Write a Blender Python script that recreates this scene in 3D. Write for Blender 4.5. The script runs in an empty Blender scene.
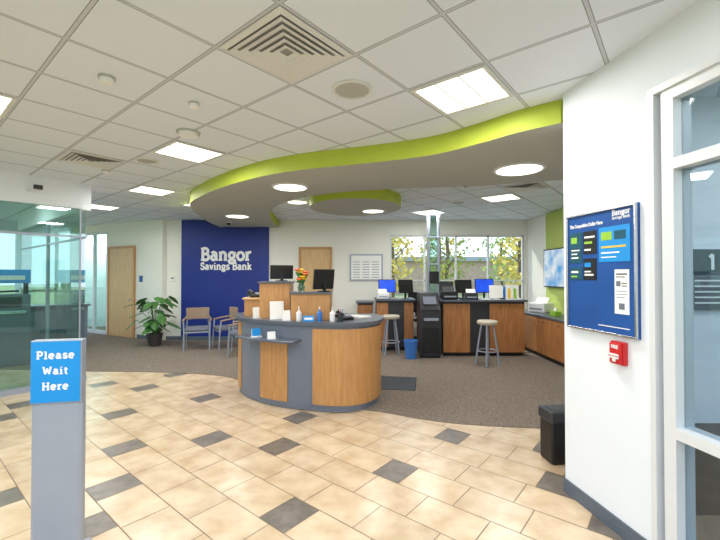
import bpy, bmesh, math, random
from mathutils import Vector, Matrix, Euler
random.seed(4)
S=bpy.context.scene; COL=S.collection
pi=math.pi
S.view_settings.view_transform='Standard'
# ---------------------------------------------------------------- materials
def lin(c):
    return tuple(((v/255)/12.92 if v/255<=.04045 else ((v/255+.055)/1.055)**2.4) for v in c)+(1,)
def mat(name,rgb,rough=.5,metal=0,noise=0,scale=8,stretch=(1,1,1),bump=0,emit=0,island=0,spec=.5,rgb2=None,detail=4):
    m=bpy.data.materials.new(name); m.use_nodes=True
    n=m.node_tree.nodes; l=m.node_tree.links; b=n['Principled BSDF']
    c=lin(rgb); b.inputs['Base Color'].default_value=c
    b.inputs['Roughness'].default_value=rough; b.inputs['Metallic'].default_value=metal
    b.inputs['Specular IOR Level'].default_value=spec
    tc=n.new('ShaderNodeTexCoord'); mp=n.new('ShaderNodeMapping'); mp.inputs['Scale'].default_value=stretch
    l.new(tc.outputs['Object'],mp.inputs['Vector'])
    nz=n.new('ShaderNodeTexNoise'); nz.inputs['Scale'].default_value=scale; nz.inputs['Detail'].default_value=detail
    l.new(mp.outputs['Vector'],nz.inputs['Vector'])
    if noise or rgb2:
        cr=n.new('ShaderNodeValToRGB')
        c2=lin(rgb2) if rgb2 else tuple(v*(1-noise) for v in c[:3])+(1,)
        cr.color_ramp.elements[0].color=c2; cr.color_ramp.elements[1].color=c
        cr.color_ramp.elements[0].position=.33; cr.color_ramp.elements[1].position=.66
        l.new(nz.outputs['Fac'],cr.inputs['Fac'])
        out=cr.outputs['Color']
        if island:
            g=n.new('ShaderNodeNewGeometry'); hs=n.new('ShaderNodeHueSaturation')
            mr=n.new('ShaderNodeMapRange'); mr.inputs['To Min'].default_value=1-island; mr.inputs['To Max'].default_value=1+island*.4
            l.new(g.outputs['Random Per Island'],mr.inputs['Value']); l.new(mr.outputs['Result'],hs.inputs['Value'])
            l.new(out,hs.inputs['Color']); out=hs.outputs['Color']
        l.new(out,b.inputs['Base Color'])
        if emit: l.new(out,b.inputs['Emission Color'])
    elif emit: b.inputs['Emission Color'].default_value=c
    if bump:
        bp=n.new('ShaderNodeBump'); bp.inputs['Strength'].default_value=bump; bp.inputs['Distance'].default_value=.01
        l.new(nz.outputs['Fac'],bp.inputs['Height']); l.new(bp.outputs['Normal'],b.inputs['Normal'])
    if emit: b.inputs['Emission Strength'].default_value=emit
    return m
def glass(name,tint,refl=.1,k=.4):
    m=bpy.data.materials.new(name); m.use_nodes=True
    n=m.node_tree.nodes; l=m.node_tree.links; n.clear()
    o=n.new('ShaderNodeOutputMaterial'); t=n.new('ShaderNodeBsdfTransparent'); g=n.new('ShaderNodeBsdfGlossy'); mx=n.new('ShaderNodeMixShader')
    t.inputs['Color'].default_value=lin(tint); g.inputs['Roughness'].default_value=.02
    lw=n.new('ShaderNodeLayerWeight'); lw.inputs['Blend'].default_value=.1
    ma=n.new('ShaderNodeMath'); ma.operation='MULTIPLY_ADD'; ma.inputs[1].default_value=k; ma.inputs[2].default_value=refl
    l.new(lw.outputs['Fresnel'],ma.inputs[0]); ma.use_clamp=True
    l.new(ma.outputs[0],mx.inputs['Fac']); l.new(t.outputs[0],mx.inputs[1]); l.new(g.outputs[0],mx.inputs[2]); l.new(mx.outputs[0],o.inputs['Surface'])
    return m
M={}
M['wall']=mat('wall_paint',(232,237,243),.85,noise=.02,scale=3,spec=.2)
M['wallwarm']=mat('warm_wall_paint',(236,235,226),.85,noise=.02,scale=3,spec=.2)
M['greenwall']=mat('green_wall_paint',(184,200,112),.85,noise=.02,spec=.2)
M['blue']=mat('navy_wall_paint',(14,42,132),.5,noise=.06,scale=5)
M['tile']=mat('sandstone_tile',(222,200,170),.25,scale=5,rgb2=(201,174,140),island=.09,detail=12,bump=.04)
M['dtile']=mat('slate_tile',(134,124,114),.3,scale=9,rgb2=(108,100,93),island=.1,detail=8,bump=.08)
M['grout']=mat('grout',(142,124,104),.9,noise=.1,scale=30)
M['carpet']=mat('carpet',(150,138,125),.98,scale=80,rgb2=(98,89,82),bump=.5,spec=.1,detail=3)
M['green']=mat('lime_paint',(180,195,62),.6,noise=.03)
M['soffit']=mat('taupe_soffit_paint',(184,185,178),.7,noise=.02,spec=.3)
M['wood']=mat('honey_oak',(196,146,90),.38,scale=6,stretch=(5,5,.6),rgb2=(178,128,76),detail=6)
M['wooddark']=mat('amber_oak',(180,124,74),.38,scale=6,stretch=(5,5,.6),rgb2=(156,102,60),detail=6)
M['wooddoor']=mat('maple_door_wood',(214,180,128),.4,scale=5,stretch=(6,6,.5),rgb2=(200,162,108),detail=8)
M['slate']=mat('slate_laminate',(112,119,134),.4,noise=.1,scale=40)
M['slatetop']=mat('slate_countertop',(90,96,108),.28,noise=.2,scale=60)
M['black']=mat('black_plastic',(22,22,25),.4,noise=.1)
M['dark']=mat('charcoal_metal',(48,50,55),.45,noise=.08)
M['grey']=mat('grey_sign_face',(104,108,114),.45,noise=.05)
M['base']=mat('rubber_baseboard',(92,102,114),.6,noise=.05)
M['chrome']=mat('brushed_steel',(196,198,202),.22,1,noise=.05,scale=30)
M['alu']=mat('white_aluminium',(222,225,228),.4,.1,noise=.02)
M['silver']=mat('silver_powder_coat',(160,168,182),.4,.3,noise=.04)
M['white']=mat('white_plastic',(240,240,240),.4,noise=.02)
M['paper']=mat('white_paper',(244,243,238),.8,noise=.02)
M['lamp']=mat('lamp_diffuser',(255,250,234),.5,emit=2.8)
M['vent']=mat('grille_enamel',(222,223,222),.5,noise=.02)
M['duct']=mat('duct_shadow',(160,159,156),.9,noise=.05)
M['gl']=glass('clear_glass',(252,254,253),.0,.3)
M['glt']=glass('tinted_glass',(216,238,233),.05,.5)
M['gld']=glass('grey_glass',(206,216,222),.06,.4)
M['red']=mat('red_enamel',(200,28,34),.35,noise=.05)
M['signblue']=mat('sign_blue',(20,140,214),.35,noise=.12,scale=2,emit=.12)
M['navy']=mat('navy_print',(12,80,158),.5,noise=.22,scale=2.5)
M['screen']=mat('blue_screen',(30,80,220),.3,noise=.3,scale=4,emit=.7)
M['tvscreen']=mat('tv_picture',(200,205,210),.3,scale=3.5,rgb2=(40,130,190),emit=.5,detail=2)
M['skin']=mat('beige_vinyl',(198,188,170),.55,noise=.06)
M['seatblue']=mat('slate_blue_fabric',(116,120,134),.9,noise=.15,scale=60)
M['tan']=mat('tan_fabric',(158,136,116),.85,noise=.12,scale=50)
M['bin']=mat('blue_bin_plastic',(60,120,200),.45,noise=.05)
M['leaf']=mat('leaf_green',(84,134,62),.5,scale=12,rgb2=(44,92,36))
M['pot']=mat('dark_pot_glaze',(60,56,56),.4,noise=.1)
M['soil']=mat('potting_soil',(56,42,32),.95,noise=.3,scale=40)
M['orange']=mat('orange_petals',(240,110,30),.6,noise=.2,scale=20)
M['yellow']=mat('yellow_petals',(248,204,40),.6,noise=.15,scale=20)
M['teal']=mat('teal_print',(14,84,104),.5,noise=.25,scale=14)
M['lime']=mat('lime_print',(150,200,60),.5,noise=.1)
M['mulch']=mat('grass',(160,168,120),.95,noise=.3,scale=3)
M['asph']=mat('asphalt',(160,160,160),.95,noise=.15,scale=6)
M['trunk']=mat('bark',(120,104,88),.9,noise=.3,scale=12)
M['autumn']=mat('autumn_leaves',(238,212,110),.8,scale=3,rgb2=(186,176,92))
M['autumn2']=mat('green_leaves',(184,196,118),.8,scale=3,rgb2=(136,156,88))
M['brick']=mat('building_siding',(196,172,154),.8,noise=.2,scale=3)
TH=math.radians(39.4)   # building grid: a axis is 39.4 deg clockwise from +Y
ua=Vector((math.sin(TH),math.cos(TH),0)); ub=Vector((-math.cos(TH),math.sin(TH),0))
def AB(a,b): 
    v=ua*a+ub*b; return (v.x,v.y)
CELL=.61; A0=1.579; B0=1.889
def ceil_mat():
    m=bpy.data.materials.new('acoustic_tile_grid'); m.use_nodes=True
    n=m.node_tree.nodes; l=m.node_tree.links; b=n['Principled BSDF']; b.inputs['Roughness'].default_value=.9; b.inputs['Specular IOR Level'].default_value=.1
    tc=n.new('ShaderNodeTexCoord')
    def axis(u,o):
        d=n.new('ShaderNodeVectorMath'); d.operation='DOT_PRODUCT'; d.inputs[1].default_value=u; l.new(tc.outputs['Object'],d.inputs[0])
        s=n.new('ShaderNodeMath'); s.operation='SUBTRACT'; s.inputs[1].default_value=o-CELL/2; l.new(d.outputs['Value'],s.inputs[0])
        q=n.new('ShaderNodeMath'); q.operation='DIVIDE'; q.inputs[1].default_value=CELL; l.new(s.outputs[0],q.inputs[0])
        f=n.new('ShaderNodeMath'); f.operation='FRACT'; l.new(q.outputs[0],f.inputs[0])
        c=n.new('ShaderNodeMath'); c.operation='SUBTRACT'; c.inputs[1].default_value=.5; l.new(f.outputs[0],c.inputs[0])
        a=n.new('ShaderNodeMath'); a.operation='ABSOLUTE'; l.new(c.outputs[0],a.inputs[0])
        return a.outputs[0]
    x=axis(ua,A0); y=axis(ub,B0)
    mx=n.new('ShaderNodeMath'); mx.operation='MAXIMUM'; l.new(x,mx.inputs[0]); l.new(y,mx.inputs[1])
    cr=n.new('ShaderNodeValToRGB'); cr.color_ramp.interpolation='CONSTANT'
    e=cr.color_ramp.elements; e[0].color=lin((232,239,250)); e[0].position=0
    e[1].color=lin((144,149,157)); e[1].position=.476  # thin shadow line along each grid bar, put into the colour
    k=e.new(.483); k.color=lin((204,209,217))
    l.new(mx.outputs[0],cr.inputs['Fac'])
    nz=n.new('ShaderNodeTexNoise'); nz.inputs['Scale'].default_value=140; l.new(tc.outputs['Object'],nz.inputs['Vector'])
    mr=n.new('ShaderNodeMapRange'); mr.inputs['From Min'].default_value=.35; mr.inputs['From Max'].default_value=.65; mr.inputs['To Min'].default_value=.94; mr.inputs['To Max'].default_value=1.01; l.new(nz.outputs['Fac'],mr.inputs['Value'])
    hs=n.new('ShaderNodeHueSaturation'); l.new(cr.outputs['Color'],hs.inputs['Color']); l.new(mr.outputs['Result'],hs.inputs['Value'])
    l.new(hs.outputs['Color'],b.inputs['Base Color'])
    return m
M['ceil']=ceil_mat()
# ---------------------------------------------------------------- builder
def catmull(P,n=8):
    P=[Vector(p).to_3d() if len(p)==2 else Vector(p) for p in P]
    Q=[P[0]*2-P[1]]+P+[P[-1]*2-P[-2]]
    out=[]
    for i in range(1,len(Q)-2):
        a,b,c,d=Q[i-1:i+3]
        for k in range(n):
            t=k/n
            out.append(.5*((2*b)+(c-a)*t+(2*a-5*b+4*c-d)*t*t+(3*b-a-3*c+d)*t**3))
    out.append(P[-1]); return out
class B:
    def __init__(s,off=(0,0,0)): s.bm=bmesh.new(); s.off=Vector(off); s.mi=0
    def _v(s,p): return s.bm.verts.new(Vector(p)-s.off)
    def _f(s,vs):
        try:
            f=s.bm.faces.new(vs); f.material_index=s.mi; return f
        except ValueError: return None
    def m(s,i): s.mi=i; return s
    def box(s,c,d,rz=0,rot=None):
        R=Euler(rot if rot else (0,0,rz)).to_matrix(); c=Vector(c)
        vs=[s._v(c+R@Vector((x*d[0]/2,y*d[1]/2,z*d[2]/2))) for x in(-1,1) for y in(-1,1) for z in(-1,1)]
        for f in((0,1,3,2),(4,6,7,5),(0,4,5,1),(2,3,7,6),(0,2,6,4),(1,5,7,3)): s._f([vs[i] for i in f])
        return s
    def bx(s,x0,x1,y0,y1,z0,z1): return s.box(((x0+x1)/2,(y0+y1)/2,(z0+z1)/2),(abs(x1-x0),abs(y1-y0),abs(z1-z0)))
    def cyl(s,p0,p1,r,r2=None,seg=20,cap=True):
        r2=r if r2 is None else r2
        p0,p1=Vector(p0),Vector(p1); d=(p1-p0).normalized()
        u=d.orthogonal().normalized(); v=d.cross(u)
        a=[s._v(p0+(u*math.cos(t)+v*math.sin(t))*r) for t in [2*pi*i/seg for i in range(seg)]]
        b=[s._v(p1+(u*math.cos(t)+v*math.sin(t))*r2) for t in [2*pi*i/seg for i in range(seg)]]
        for i in range(seg): s._f([a[i],a[(i+1)%seg],b[(i+1)%seg],b[i]])
        if cap: s._f(a[::-1]); s._f(b)
        return s
    def ball(s,c,r,seg=14,rings=9):
        if not hasattr(r,'__len__'): r=(r,r,r)
        prof=[(math.sin(pi*i/rings),-math.cos(pi*i/rings)) for i in range(rings+1)]
        c=Vector(c); rows=[]
        for i,(q,z) in enumerate(prof):
            if i in(0,rings): rows.append([s._v(c+Vector((0,0,z*r[2])))])
            else: rows.append([s._v(c+Vector((q*r[0]*math.cos(2*pi*k/seg),q*r[1]*math.sin(2*pi*k/seg),z*r[2]))) for k in range(seg)])
        s._rows(rows,seg); return s
    def _rows(s,rows,seg):
        for i in range(len(rows)-1):
            a,b=rows[i],rows[i+1]
            for k in range(seg):
                if len(a)==1 and len(b)==1: continue
                if len(a)==1: s._f([a[0],b[(k+1)%seg],b[k]])
                elif len(b)==1: s._f([a[k],a[(k+1)%seg],b[0]])
                else: s._f([a[k],a[(k+1)%seg],b[(k+1)%seg],b[k]])
    def lathe(s,prof,c=(0,0,0),seg=24):
        c=Vector(c); rows=[]
        for r,z in prof:
            if r<1e-5: rows.append([s._v(c+Vector((0,0,z)))])
            else: rows.append([s._v(c+Vector((r*math.cos(2*pi*k/seg),r*math.sin(2*pi*k/seg),z))) for k in range(seg)])
        s._rows(rows,seg); return s
    def tube(s,pts,r,seg=8,closed=False):
        pts=[Vector(p) for p in pts]; rows=[]; n=len(pts); u=None
        for i,p in enumerate(pts):
            a=pts[(i-1)%n] if (i>0 or closed) else p; b=pts[(i+1)%n] if (i<n-1 or closed) else p
            d=(b-a).normalized()
            if u is None: u=d.orthogonal().normalized()
            u=(u-d*u.dot(d)).normalized(); v=d.cross(u)
            rows.append([s._v(p+(u*math.cos(2*pi*k/seg)+v*math.sin(2*pi*k/seg))*r) for k in range(seg)])
        for i in range(n if closed else n-1):
            a,b=rows[i],rows[(i+1)%n]
            for k in range(seg): s._f([a[k],a[(k+1)%seg],b[(k+1)%seg],b[k]])
        if not closed: s._f(rows[0][::-1]); s._f(rows[-1])
        return s
    def prism(s,pts,z0,z1):
        a=[s._v((p[0],p[1],z0)) for p in pts]; b=[s._v((p[0],p[1],z1)) for p in pts]; n=len(pts)
        s._f(a[::-1]); s._f(b)
        for i in range(n): s._f([a[i],a[(i+1)%n],b[(i+1)%n],b[i]])
        return s
    def quad(s,pts): s._f([s._v(p) for p in pts]); return s
    def strip(s,cv,o0,o1,z0,z1):
        n=len(cv); I=[];O=[]
        for i,p in enumerate(cv):
            t=(cv[min(i+1,n-1)]-cv[max(i-1,0)]).normalized(); nn=Vector((t.y,-t.x,0))
            I.append(p+nn*o0); O.append(p+nn*o1)
        rows=[]
        for i in range(n):
            rows.append([s._v((I[i].x,I[i].y,z0)),s._v((O[i].x,O[i].y,z0)),s._v((O[i].x,O[i].y,z1)),s._v((I[i].x,I[i].y,z1))])
        for i in range(n-1):
            a,b=rows[i],rows[i+1]
            for k in range(4): s._f([a[k],a[(k+1)%4],b[(k+1)%4],b[k]])
        s._f(rows[0][::-1]); s._f(rows[-1]); return s
    def mesh(s,name,mats,smooth=False,fix=True):
        if fix: bmesh.ops.recalc_face_normals(s.bm,faces=s.bm.faces)
        me=bpy.data.meshes.new(name); s.bm.to_mesh(me); s.bm.free()
        for m in (mats if isinstance(mats,(list,tuple)) else [mats]): me.materials.append(M[m] if isinstance(m,str) else m)
        if smooth:
            for p in me.polygons: p.use_smooth=True
            me.set_sharp_from_angle(angle=math.radians(40))
        return me
def part(par,name,b,mats,smooth=False,bevel=0,label=None,loc=None,rot=None):
    o=bpy.data.objects.new(name,b.mesh(name,mats,smooth)); COL.objects.link(o)
    if par: o.parent=par
    if loc: o.location=loc
    if rot: o.rotation_euler=rot
    if bevel:
        md=o.modifiers.new('bevel','BEVEL'); md.width=bevel; md.segments=2; md.limit_method='ANGLE'
    if label: o['label']=label
    return o
def thing(name,label,cat,loc=(0,0,0),rz=0,group=None,kind=None):
    o=bpy.data.objects.new(name,None); o.empty_display_size=.1; o.location=loc; o.rotation_euler=(0,0,rz); COL.objects.link(o)
    o['label']=label; o['category']=cat
    if group:o['group']=group
    if kind:o['kind']=kind
    return o
def solo(name,b,mats,label,cat,loc=(0,0,0),rz=0,kind=None,group=None,smooth=False,bevel=0):
    o=part(None,name,b,mats,smooth,bevel,label,loc,(0,0,rz)); o['category']=cat
    if kind:o['kind']=kind
    if group:o['group']=group
    return o
def struct(name,b,mats,label,cat='wall',loc=(0,0,0),rz=0,smooth=False): return solo(name,b,mats,label,cat,loc,rz,'structure',smooth=smooth)
def dup(src,loc,rz=0,label=None):
    def rec(o,par):
        c=o.copy(); COL.objects.link(c)
        if par: c.parent=par
        for k in list(o.children): rec(k,c)
        return c
    c=rec(src,None); c.location=loc; c.rotation_euler=(0,0,rz)
    if label:c['label']=label
    return c
def text(par,s,size,m,loc,rot=(pi/2,0,0),align='CENTER',ext=.002,off=0,space=1,sx=1,name='lettering'):
    cu=bpy.data.curves.new('t','FONT'); cu.body=s; cu.size=size; cu.align_x=align; cu.align_y='CENTER'; cu.extrude=ext; cu.offset=off; cu.space_character=space; cu.resolution_u=3
    t=bpy.data.objects.new('t',cu); COL.objects.link(t); bpy.context.view_layer.update()
    me=bpy.data.meshes.new_from_object(t.evaluated_get(bpy.context.evaluated_depsgraph_get()))
    bpy.data.objects.remove(t); me.materials.clear(); me.materials.append(M[m])
    o=bpy.data.objects.new(name,me); COL.objects.link(o); o.parent=par; o.location=loc; o.rotation_euler=rot; o.scale=(sx,1,1)
    return o
# slab-serif stroke lettering -----------------------------------------------
def arc(cx,cy,rx,ry,a0,a1,n=14):
    return [(cx+rx*math.cos(math.radians(a0+(a1-a0)*i/n)),cy+ry*math.sin(math.radians(a0+(a1-a0)*i/n))) for i in range(n+1)]
GL={
'B':(.82,[[(.17,0),(.17,1)],[(.17,1),(.42,1)]+arc(.42,.76,.2,.24,90,-90)+[(.17,.52)],[(.17,.52),(.45,.52)]+arc(.45,.26,.24,.26,90,-90)+[(.17,0)]],[[(0,0),(.3,0)],[(0,1),(.3,1)]]),
'P':(.78,[[(.17,0),(.17,1)],[(.17,1),(.42,1)]+arc(.42,.73,.24,.27,90,-90)+[(.17,.46)]],[[(0,0),(.36,0)],[(0,1),(.3,1)]]),
'H':(.95,[[(.17,0),(.17,1)],[(.73,0),(.73,1)],[(.17,.5),(.73,.5)]],[[(0,0),(.34,0)],[(0,1),(.34,1)],[(.56,0),(.9,0)],[(.56,1),(.9,1)]]),
'W':(1.12,[[(.1,1),(.3,0)],[(.3,0),(.53,.85)],[(.53,.85),(.76,0)],[(.76,0),(.96,1)]],[[(-.04,1),(.24,1)],[(.82,1),(1.1,1)]]),
'S':(.72,[arc(.35,.75,.23,.25,25,270)+arc(.35,.25,.26,.25,90,-155)[1:]],[[(.57,.72),(.57,1)],[(.1,0),(.1,.28)]]),
'a':(.72,[arc(.29,.2,.19,.2,0,360),[(.52,0),(.52,.48)],arc(.31,.46,.21,.21,0,150)],[[(.52,0),(.68,0)]]),
'e':(.7,[arc(.33,.34,.27,.34,0,318,18),[(.06,.35),(.6,.35)]],[]),
's':(.58,[arc(.28,.5,.18,.17,20,270)+arc(.28,.165,.2,.165,90,-155)[1:]],[[(.45,.5),(.45,.67)],[(.08,0),(.08,.18)]]),
'l':(.42,[[(.19,0),(.19,1)]],[[(.0,0),(.38,0)],[(.02,1),(.19,1)]]),
'i':(.42,[[(.19,0),(.19,.66)],[(.19,.86),(.19,1.02)]],[[(.0,0),(.38,0)],[(.02,.66),(.19,.66)]]),
't':(.5,[[(.2,.92),(.2,.16)]+arc(.34,.16,.14,.16,180,300)],[[(.02,.66),(.44,.66)]]),
'r':(.58,[[(.18,0),(.18,.66)],arc(.4,.4,.22,.26,175,55)],[[(.0,0),(.38,0)],[(.02,.66),(.18,.66)]]),
'n':(.84,[[(.17,0),(.17,.66)],arc(.39,.43,.22,.24,180,0)+[(.61,0)]],[[(.0,0),(.33,0)],[(.02,.66),(.17,.66)],[(.46,0),(.77,0)]]),
'g':(.74,[arc(.31,.4,.23,.26,0,360),arc(.33,-.12,.26,.16,0,360),[(.2,.14),(.16,.04),(.3,.02)]],[[(.45,.6),(.68,.64)]]),
'o':(.72,[arc(.34,.33,.28,.33,0,360,20)],[]),
'v':(.68,[[(.1,.66),(.32,0)],[(.32,0),(.54,.66)]],[[(-.02,.66),(.24,.66)],[(.42,.66),(.66,.66)]]),
'k':(.78,[[(.17,0),(.17,1)],[(.56,.66),(.2,.28)],[(.33,.4),(.6,0)]],[[(0,0),(.32,0)],[(0,1),(.17,1)],[(.44,.66),(.7,.66)],[(.46,0),(.74,0)]]),
'1':(.5,[[(.26,0),(.26,1)],[(.26,1),(.06,.8)]],[]),
' ':(.4,[],[])}
def slab(par,s,cap,m,loc,width=None,t=.15,depth=.004,track=.04,serif=.62):
    b=B(); x=0; adv=sum(GL[c][0]+track for c in s)-track
    sx_=(width/(adv*cap)) if width else 1
    eps=[0]
    def stroke(pl,th,x0):
        pl=[((x0+p[0]-adv/2)*cap*sx_,p[1]*cap) for p in pl]; h=th*cap/2; n=len(pl); L=[];R_=[]
        for i,p in enumerate(pl):
            a=pl[max(i-1,0)]; c=pl[min(i+1,n-1)]
            d=Vector((c[0]-a[0],c[1]-a[1])).normalized()
            nn=Vector((-d.y,d.x))*h; L.append((p[0]+nn.x,p[1]+nn.y)); R_.append((p[0]-nn.x,p[1]-nn.y))
        if n>2 and abs(pl[0][0]-pl[-1][0])<1e-6 and abs(pl[0][1]-pl[-1][1])<1e-6:
            d=Vector((pl[1][0]-pl[-2][0],pl[1][1]-pl[-2][1])).normalized(); nn=Vector((-d.y,d.x))*h
            L[0]=L[-1]=(pl[0][0]+nn.x,pl[0][1]+nn.y); R_[0]=R_[-1]=(pl[0][0]-nn.x,pl[0][1]-nn.y)
        eps[0]+=1; z=-depth-eps[0]*1e-5
        for i in range(n-1):
            b.quad([(L[i][0],z,L[i][1]),(R_[i][0],z,R_[i][1]),(R_[i+1][0],z,R_[i+1][1]),(L[i+1][0],z,L[i+1][1])])
    for c in s:
        a,hv,th=GL[c]
        for pl in hv: stroke(pl,t,x)
        for pl in th: stroke(pl,t*serif,x)
        x+=a+track
    for f in b.bm.faces: f.normal_update()
    bmesh.ops.reverse_faces(b.bm,faces=[f for f in b.bm.faces if f.normal.y>0])
    o=bpy.data.objects.new('lettering',b.mesh('lettering',m,fix=False)); COL.objects.link(o); o.parent=par; o.location=loc
    return o
# ---------------------------------------------------------------- camera & world
cam=bpy.data.cameras.new('camera'); co=bpy.data.objects.new('camera',cam); COL.objects.link(co)
co.location=(0,0,1.65); co.rotation_euler=(math.radians(90.73),0,0); cam.sensor_width=36; cam.lens=36*390/720; cam.clip_start=.05; cam.clip_end=300
S.camera=co
w=bpy.data.worlds.new('world'); S.world=w; w.use_nodes=True
wn=w.node_tree.nodes; wl=w.node_tree.links; bg=wn['Background']
tc=wn.new('ShaderNodeTexCoord'); sx=wn.new('ShaderNodeSeparateXYZ'); wl.new(tc.outputs['Generated'],sx.inputs[0])
cr=wn.new('ShaderNodeValToRGB'); cr.color_ramp.elements[0].position=0; cr.color_ramp.elements[0].color=(.82,.91,1,1); cr.color_ramp.elements[1].position=.6; cr.color_ramp.elements[1].color=(.55,.75,1,1)
wl.new(sx.outputs['Z'],cr.inputs['Fac']); wl.new(cr.outputs['Color'],bg.inputs['Color']); bg.inputs['Strength'].default_value=1.9
sun=bpy.data.lights.new('sun','SUN'); sun.energy=4; sun.angle=.02; sun.color=(1,.95,.85); so=bpy.data.objects.new('sun',sun); so.rotation_euler=(math.radians(50),0,math.radians(200)); COL.objects.link(so)

# ---------------------------------------------------------------- floor
CZ=3.05; RX=4.25
b=B(); b.m(0); b.bx(-9.3,4.5,-1.6,12.6,-.06,-.003)
rows={-1:3.0,0:.36,1:1.05,2:2.1,3:.6,4:3.0,5:1.87,6:.35,7:.755,8:1.82}
R=.32; P=3.07; g=.0035; DS=.26
for k in range(-9,22):
    ph=rows.get(k,(k*1.13)%P)
    a0=1.15+(k-.5)*R; a1=a0+R
    for q in range(-3,5):
        s0=ph+q*P-DS/2
        segs=[(s0,s0+DS,2)]
        L=P-DS; n=6
        for j in range(n): segs.append((s0+DS+L*j/n,s0+DS+L*(j+1)/n,1))
        for (b0,b1,mi) in segs:
            cx,cy=AB((a0+a1)/2,(b0+b1)/2)
            if not(-8.8<cx<1.9 and -1<cy<7.6) : continue
            if cx>1.75 and cy<2.9: continue
            b.m(mi); pts=[AB(a0+g,b0+g),AB(a1-g,b0+g),AB(a1-g,b1-g),AB(a0+g,b1-g)]
            b.quad([(p[0],p[1],0) for p in pts])
struct('floor',b,['grout','tile','dtile'],'beige stone tile floor with scattered dark slate tiles','floor')
cb=catmull([(-9.2,7.0),(-6.5,6.85),(-4.73,6.7),(-3.4,6.62),(-2.2,6.35),(-1.4,5.6),(-.6,5.0),(.217,4.72),(1.0,4.36),(2.03,4.2),(3.0,4.15),(RX,4.15)],6)
b=B(); b.prism([(p.x,p.y) for p in cb]+[(RX,9.9),(-5,9.85),(-8.6,11.6),(-9.2,11.6)],-.003,.008)
struct('floor_carpet',b,'carpet','grey-brown loop carpet with curved edge','floor')
b=B(); b.prism([(-9.2,-1.6),(RX+.15,-1.6),(RX+.15,10.05),(-5,10.05),(-6,12.6),(-9.2,12.6)],CZ,CZ+.1)
struct('ceiling',b,'ceil','suspended ceiling of white acoustic tiles in metal grid','ceiling')
# soffit
outer=catmull([(-3.55,9.88),(-3.42,8.6),(-2.98,6.83),(-2.46,6.0),(-1.83,5.3),(-1.23,4.79),(-.69,4.48),(-.11,4.27),(.42,4.07),(.79,3.87),(1.10,3.57),(1.34,3.3),(1.60,3.09)],8)
inner=catmull([(RX-.01,4.4),(2.54,4.95),(1.63,5.29),(.58,5.45),(-.4,5.75),(-1.2,6.4),(-1.7,7.4),(-1.95,8.6),(-2.05,9.84)],8)
pts=[(p.x,p.y) for p in outer]+[(1.9,3.22),(RX-.01,3.22)]+[(p.x,p.y) for p in inner]
b=B(); b.prism(pts,2.86,CZ-.002)
o=part(None,'ceiling_soffit',b,['green','soffit']); o['kind']='structure'; o['label']='curved dropped soffit with lime green edge and taupe underside'; o['category']='soffit'
for p in o.data.polygons:
    p.material_index=1 if abs(p.normal.z)>.5 else 0
b=B(); b.prism([(.82*math.cos(2*pi*k/64),.92*math.sin(2*pi*k/64)) for k in range(64)],0,.188)
o=solo('ceiling_disc',b,['green','soffit'],'round dropped ceiling disc with lime green rim','ceiling disc',(-.08,7.05,2.86),kind='structure')
for p in o.data.polygons: p.material_index=1 if abs(p.normal.z)>.5 else 0

# ---------------------------------------------------------------- walls
BY=9.9
b=B(); b.bx(-5.05,.76,BY,BY+.15,0,CZ); b.bx(.76,4.18,BY,BY+.15,0,1.0); b.bx(.76,4.18,BY,BY+.15,2.66,CZ); b.bx(4.18,RX+.15,BY,BY+.15,0,CZ)
struct('wall_back',b,'wallwarm','cream painted wall with wide window opening')
b=B(); b.bx(-4.52,-2.31,BY-.04,BY,0,CZ-.01)
acc=struct('wall_accent',b,'blue','navy blue accent wall behind the waiting chairs')
lg=thing('wall_lettering','white bank name lettering on the navy wall','sign',(-3.38,BY-.04,1.85))
slab(lg,'Bangor',.29,'white',(0,-.002,.18),1.28,t=.25,depth=.008,track=.02)
slab(lg,'Savings Bank',.165,'white',(0,-.002,-.06),1.3,t=.23,depth=.008,track=.02)
b=B(); b.bx(RX,RX+.15,3.05,BY,0,CZ); struct('wall_right_back',b,'wallwarm','cream painted side wall')
b=B(); b.bx(RX-.03,RX,6.2,8.85,0,CZ-.01); struct('wall_green',b,'greenwall','pale green accent wall behind the television')
DW=math.radians(-26.1); DL=(-8.6,11.56,0)
b=B(); b.bx(0,.5,0,.12,0,CZ); b.bx(.5,1.8,0,.12,2.85,CZ); b.bx(1.8,4.05,0,.12,0,CZ)
struct('wall_left',b,'wallwarm','cream painted wall with maple door and glass sidelight',loc=DL,rz=DW)
def door(name,loc,rz,w,h,label):
    t=thing(name,label,'door',loc,rz,kind='structure')
    part(t,'door_leaf',B().bx(-w/2,w/2,-.035,-.002,.01,h),'wooddoor',bevel=.003)
    f=B(); f.bx(-w/2-.06,-w/2,-.05,-.001,0,h+.06); f.bx(w/2,w/2+.06,-.05,-.001,0,h+.06); f.bx(-w/2,w/2,-.05,-.001,h,h+.06)
    part(t,'door_frame',f,'wood',bevel=.004)
    k=B(); k.cyl((w/2-.08,-.035,1.0),(w/2-.08,-.085,1.0),.012); k.cyl((w/2-.08,-.08,1.0),(w/2-.19,-.08,1.0),.011); k.cyl((w/2-.08,-.034,1.0),(w/2-.08,-.042,1.0),.028)
    part(t,'handle',k,'chrome',True)
    return t
ux=Vector((math.cos(DW),math.sin(DW),0)); org=Vector(DL)
def DP(x,z=0): v=org+ux*x; return (v.x,v.y,z)
door('door_1',DP(2.46),DW,1.02,2.36,'maple wood door in oak frame')
t=thing('window_6','glass office sidelight in aluminium frame','window',DP(1.15),DW,kind='structure')
f=B()
for x in(-.62,0,.62): f.bx(x-.03,x+.03,.01,.09,.0,2.85)
f.bx(-.62,.62,.01,.09,0,.1); f.bx(-.62,.62,.01,.09,2.79,2.85)
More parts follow.
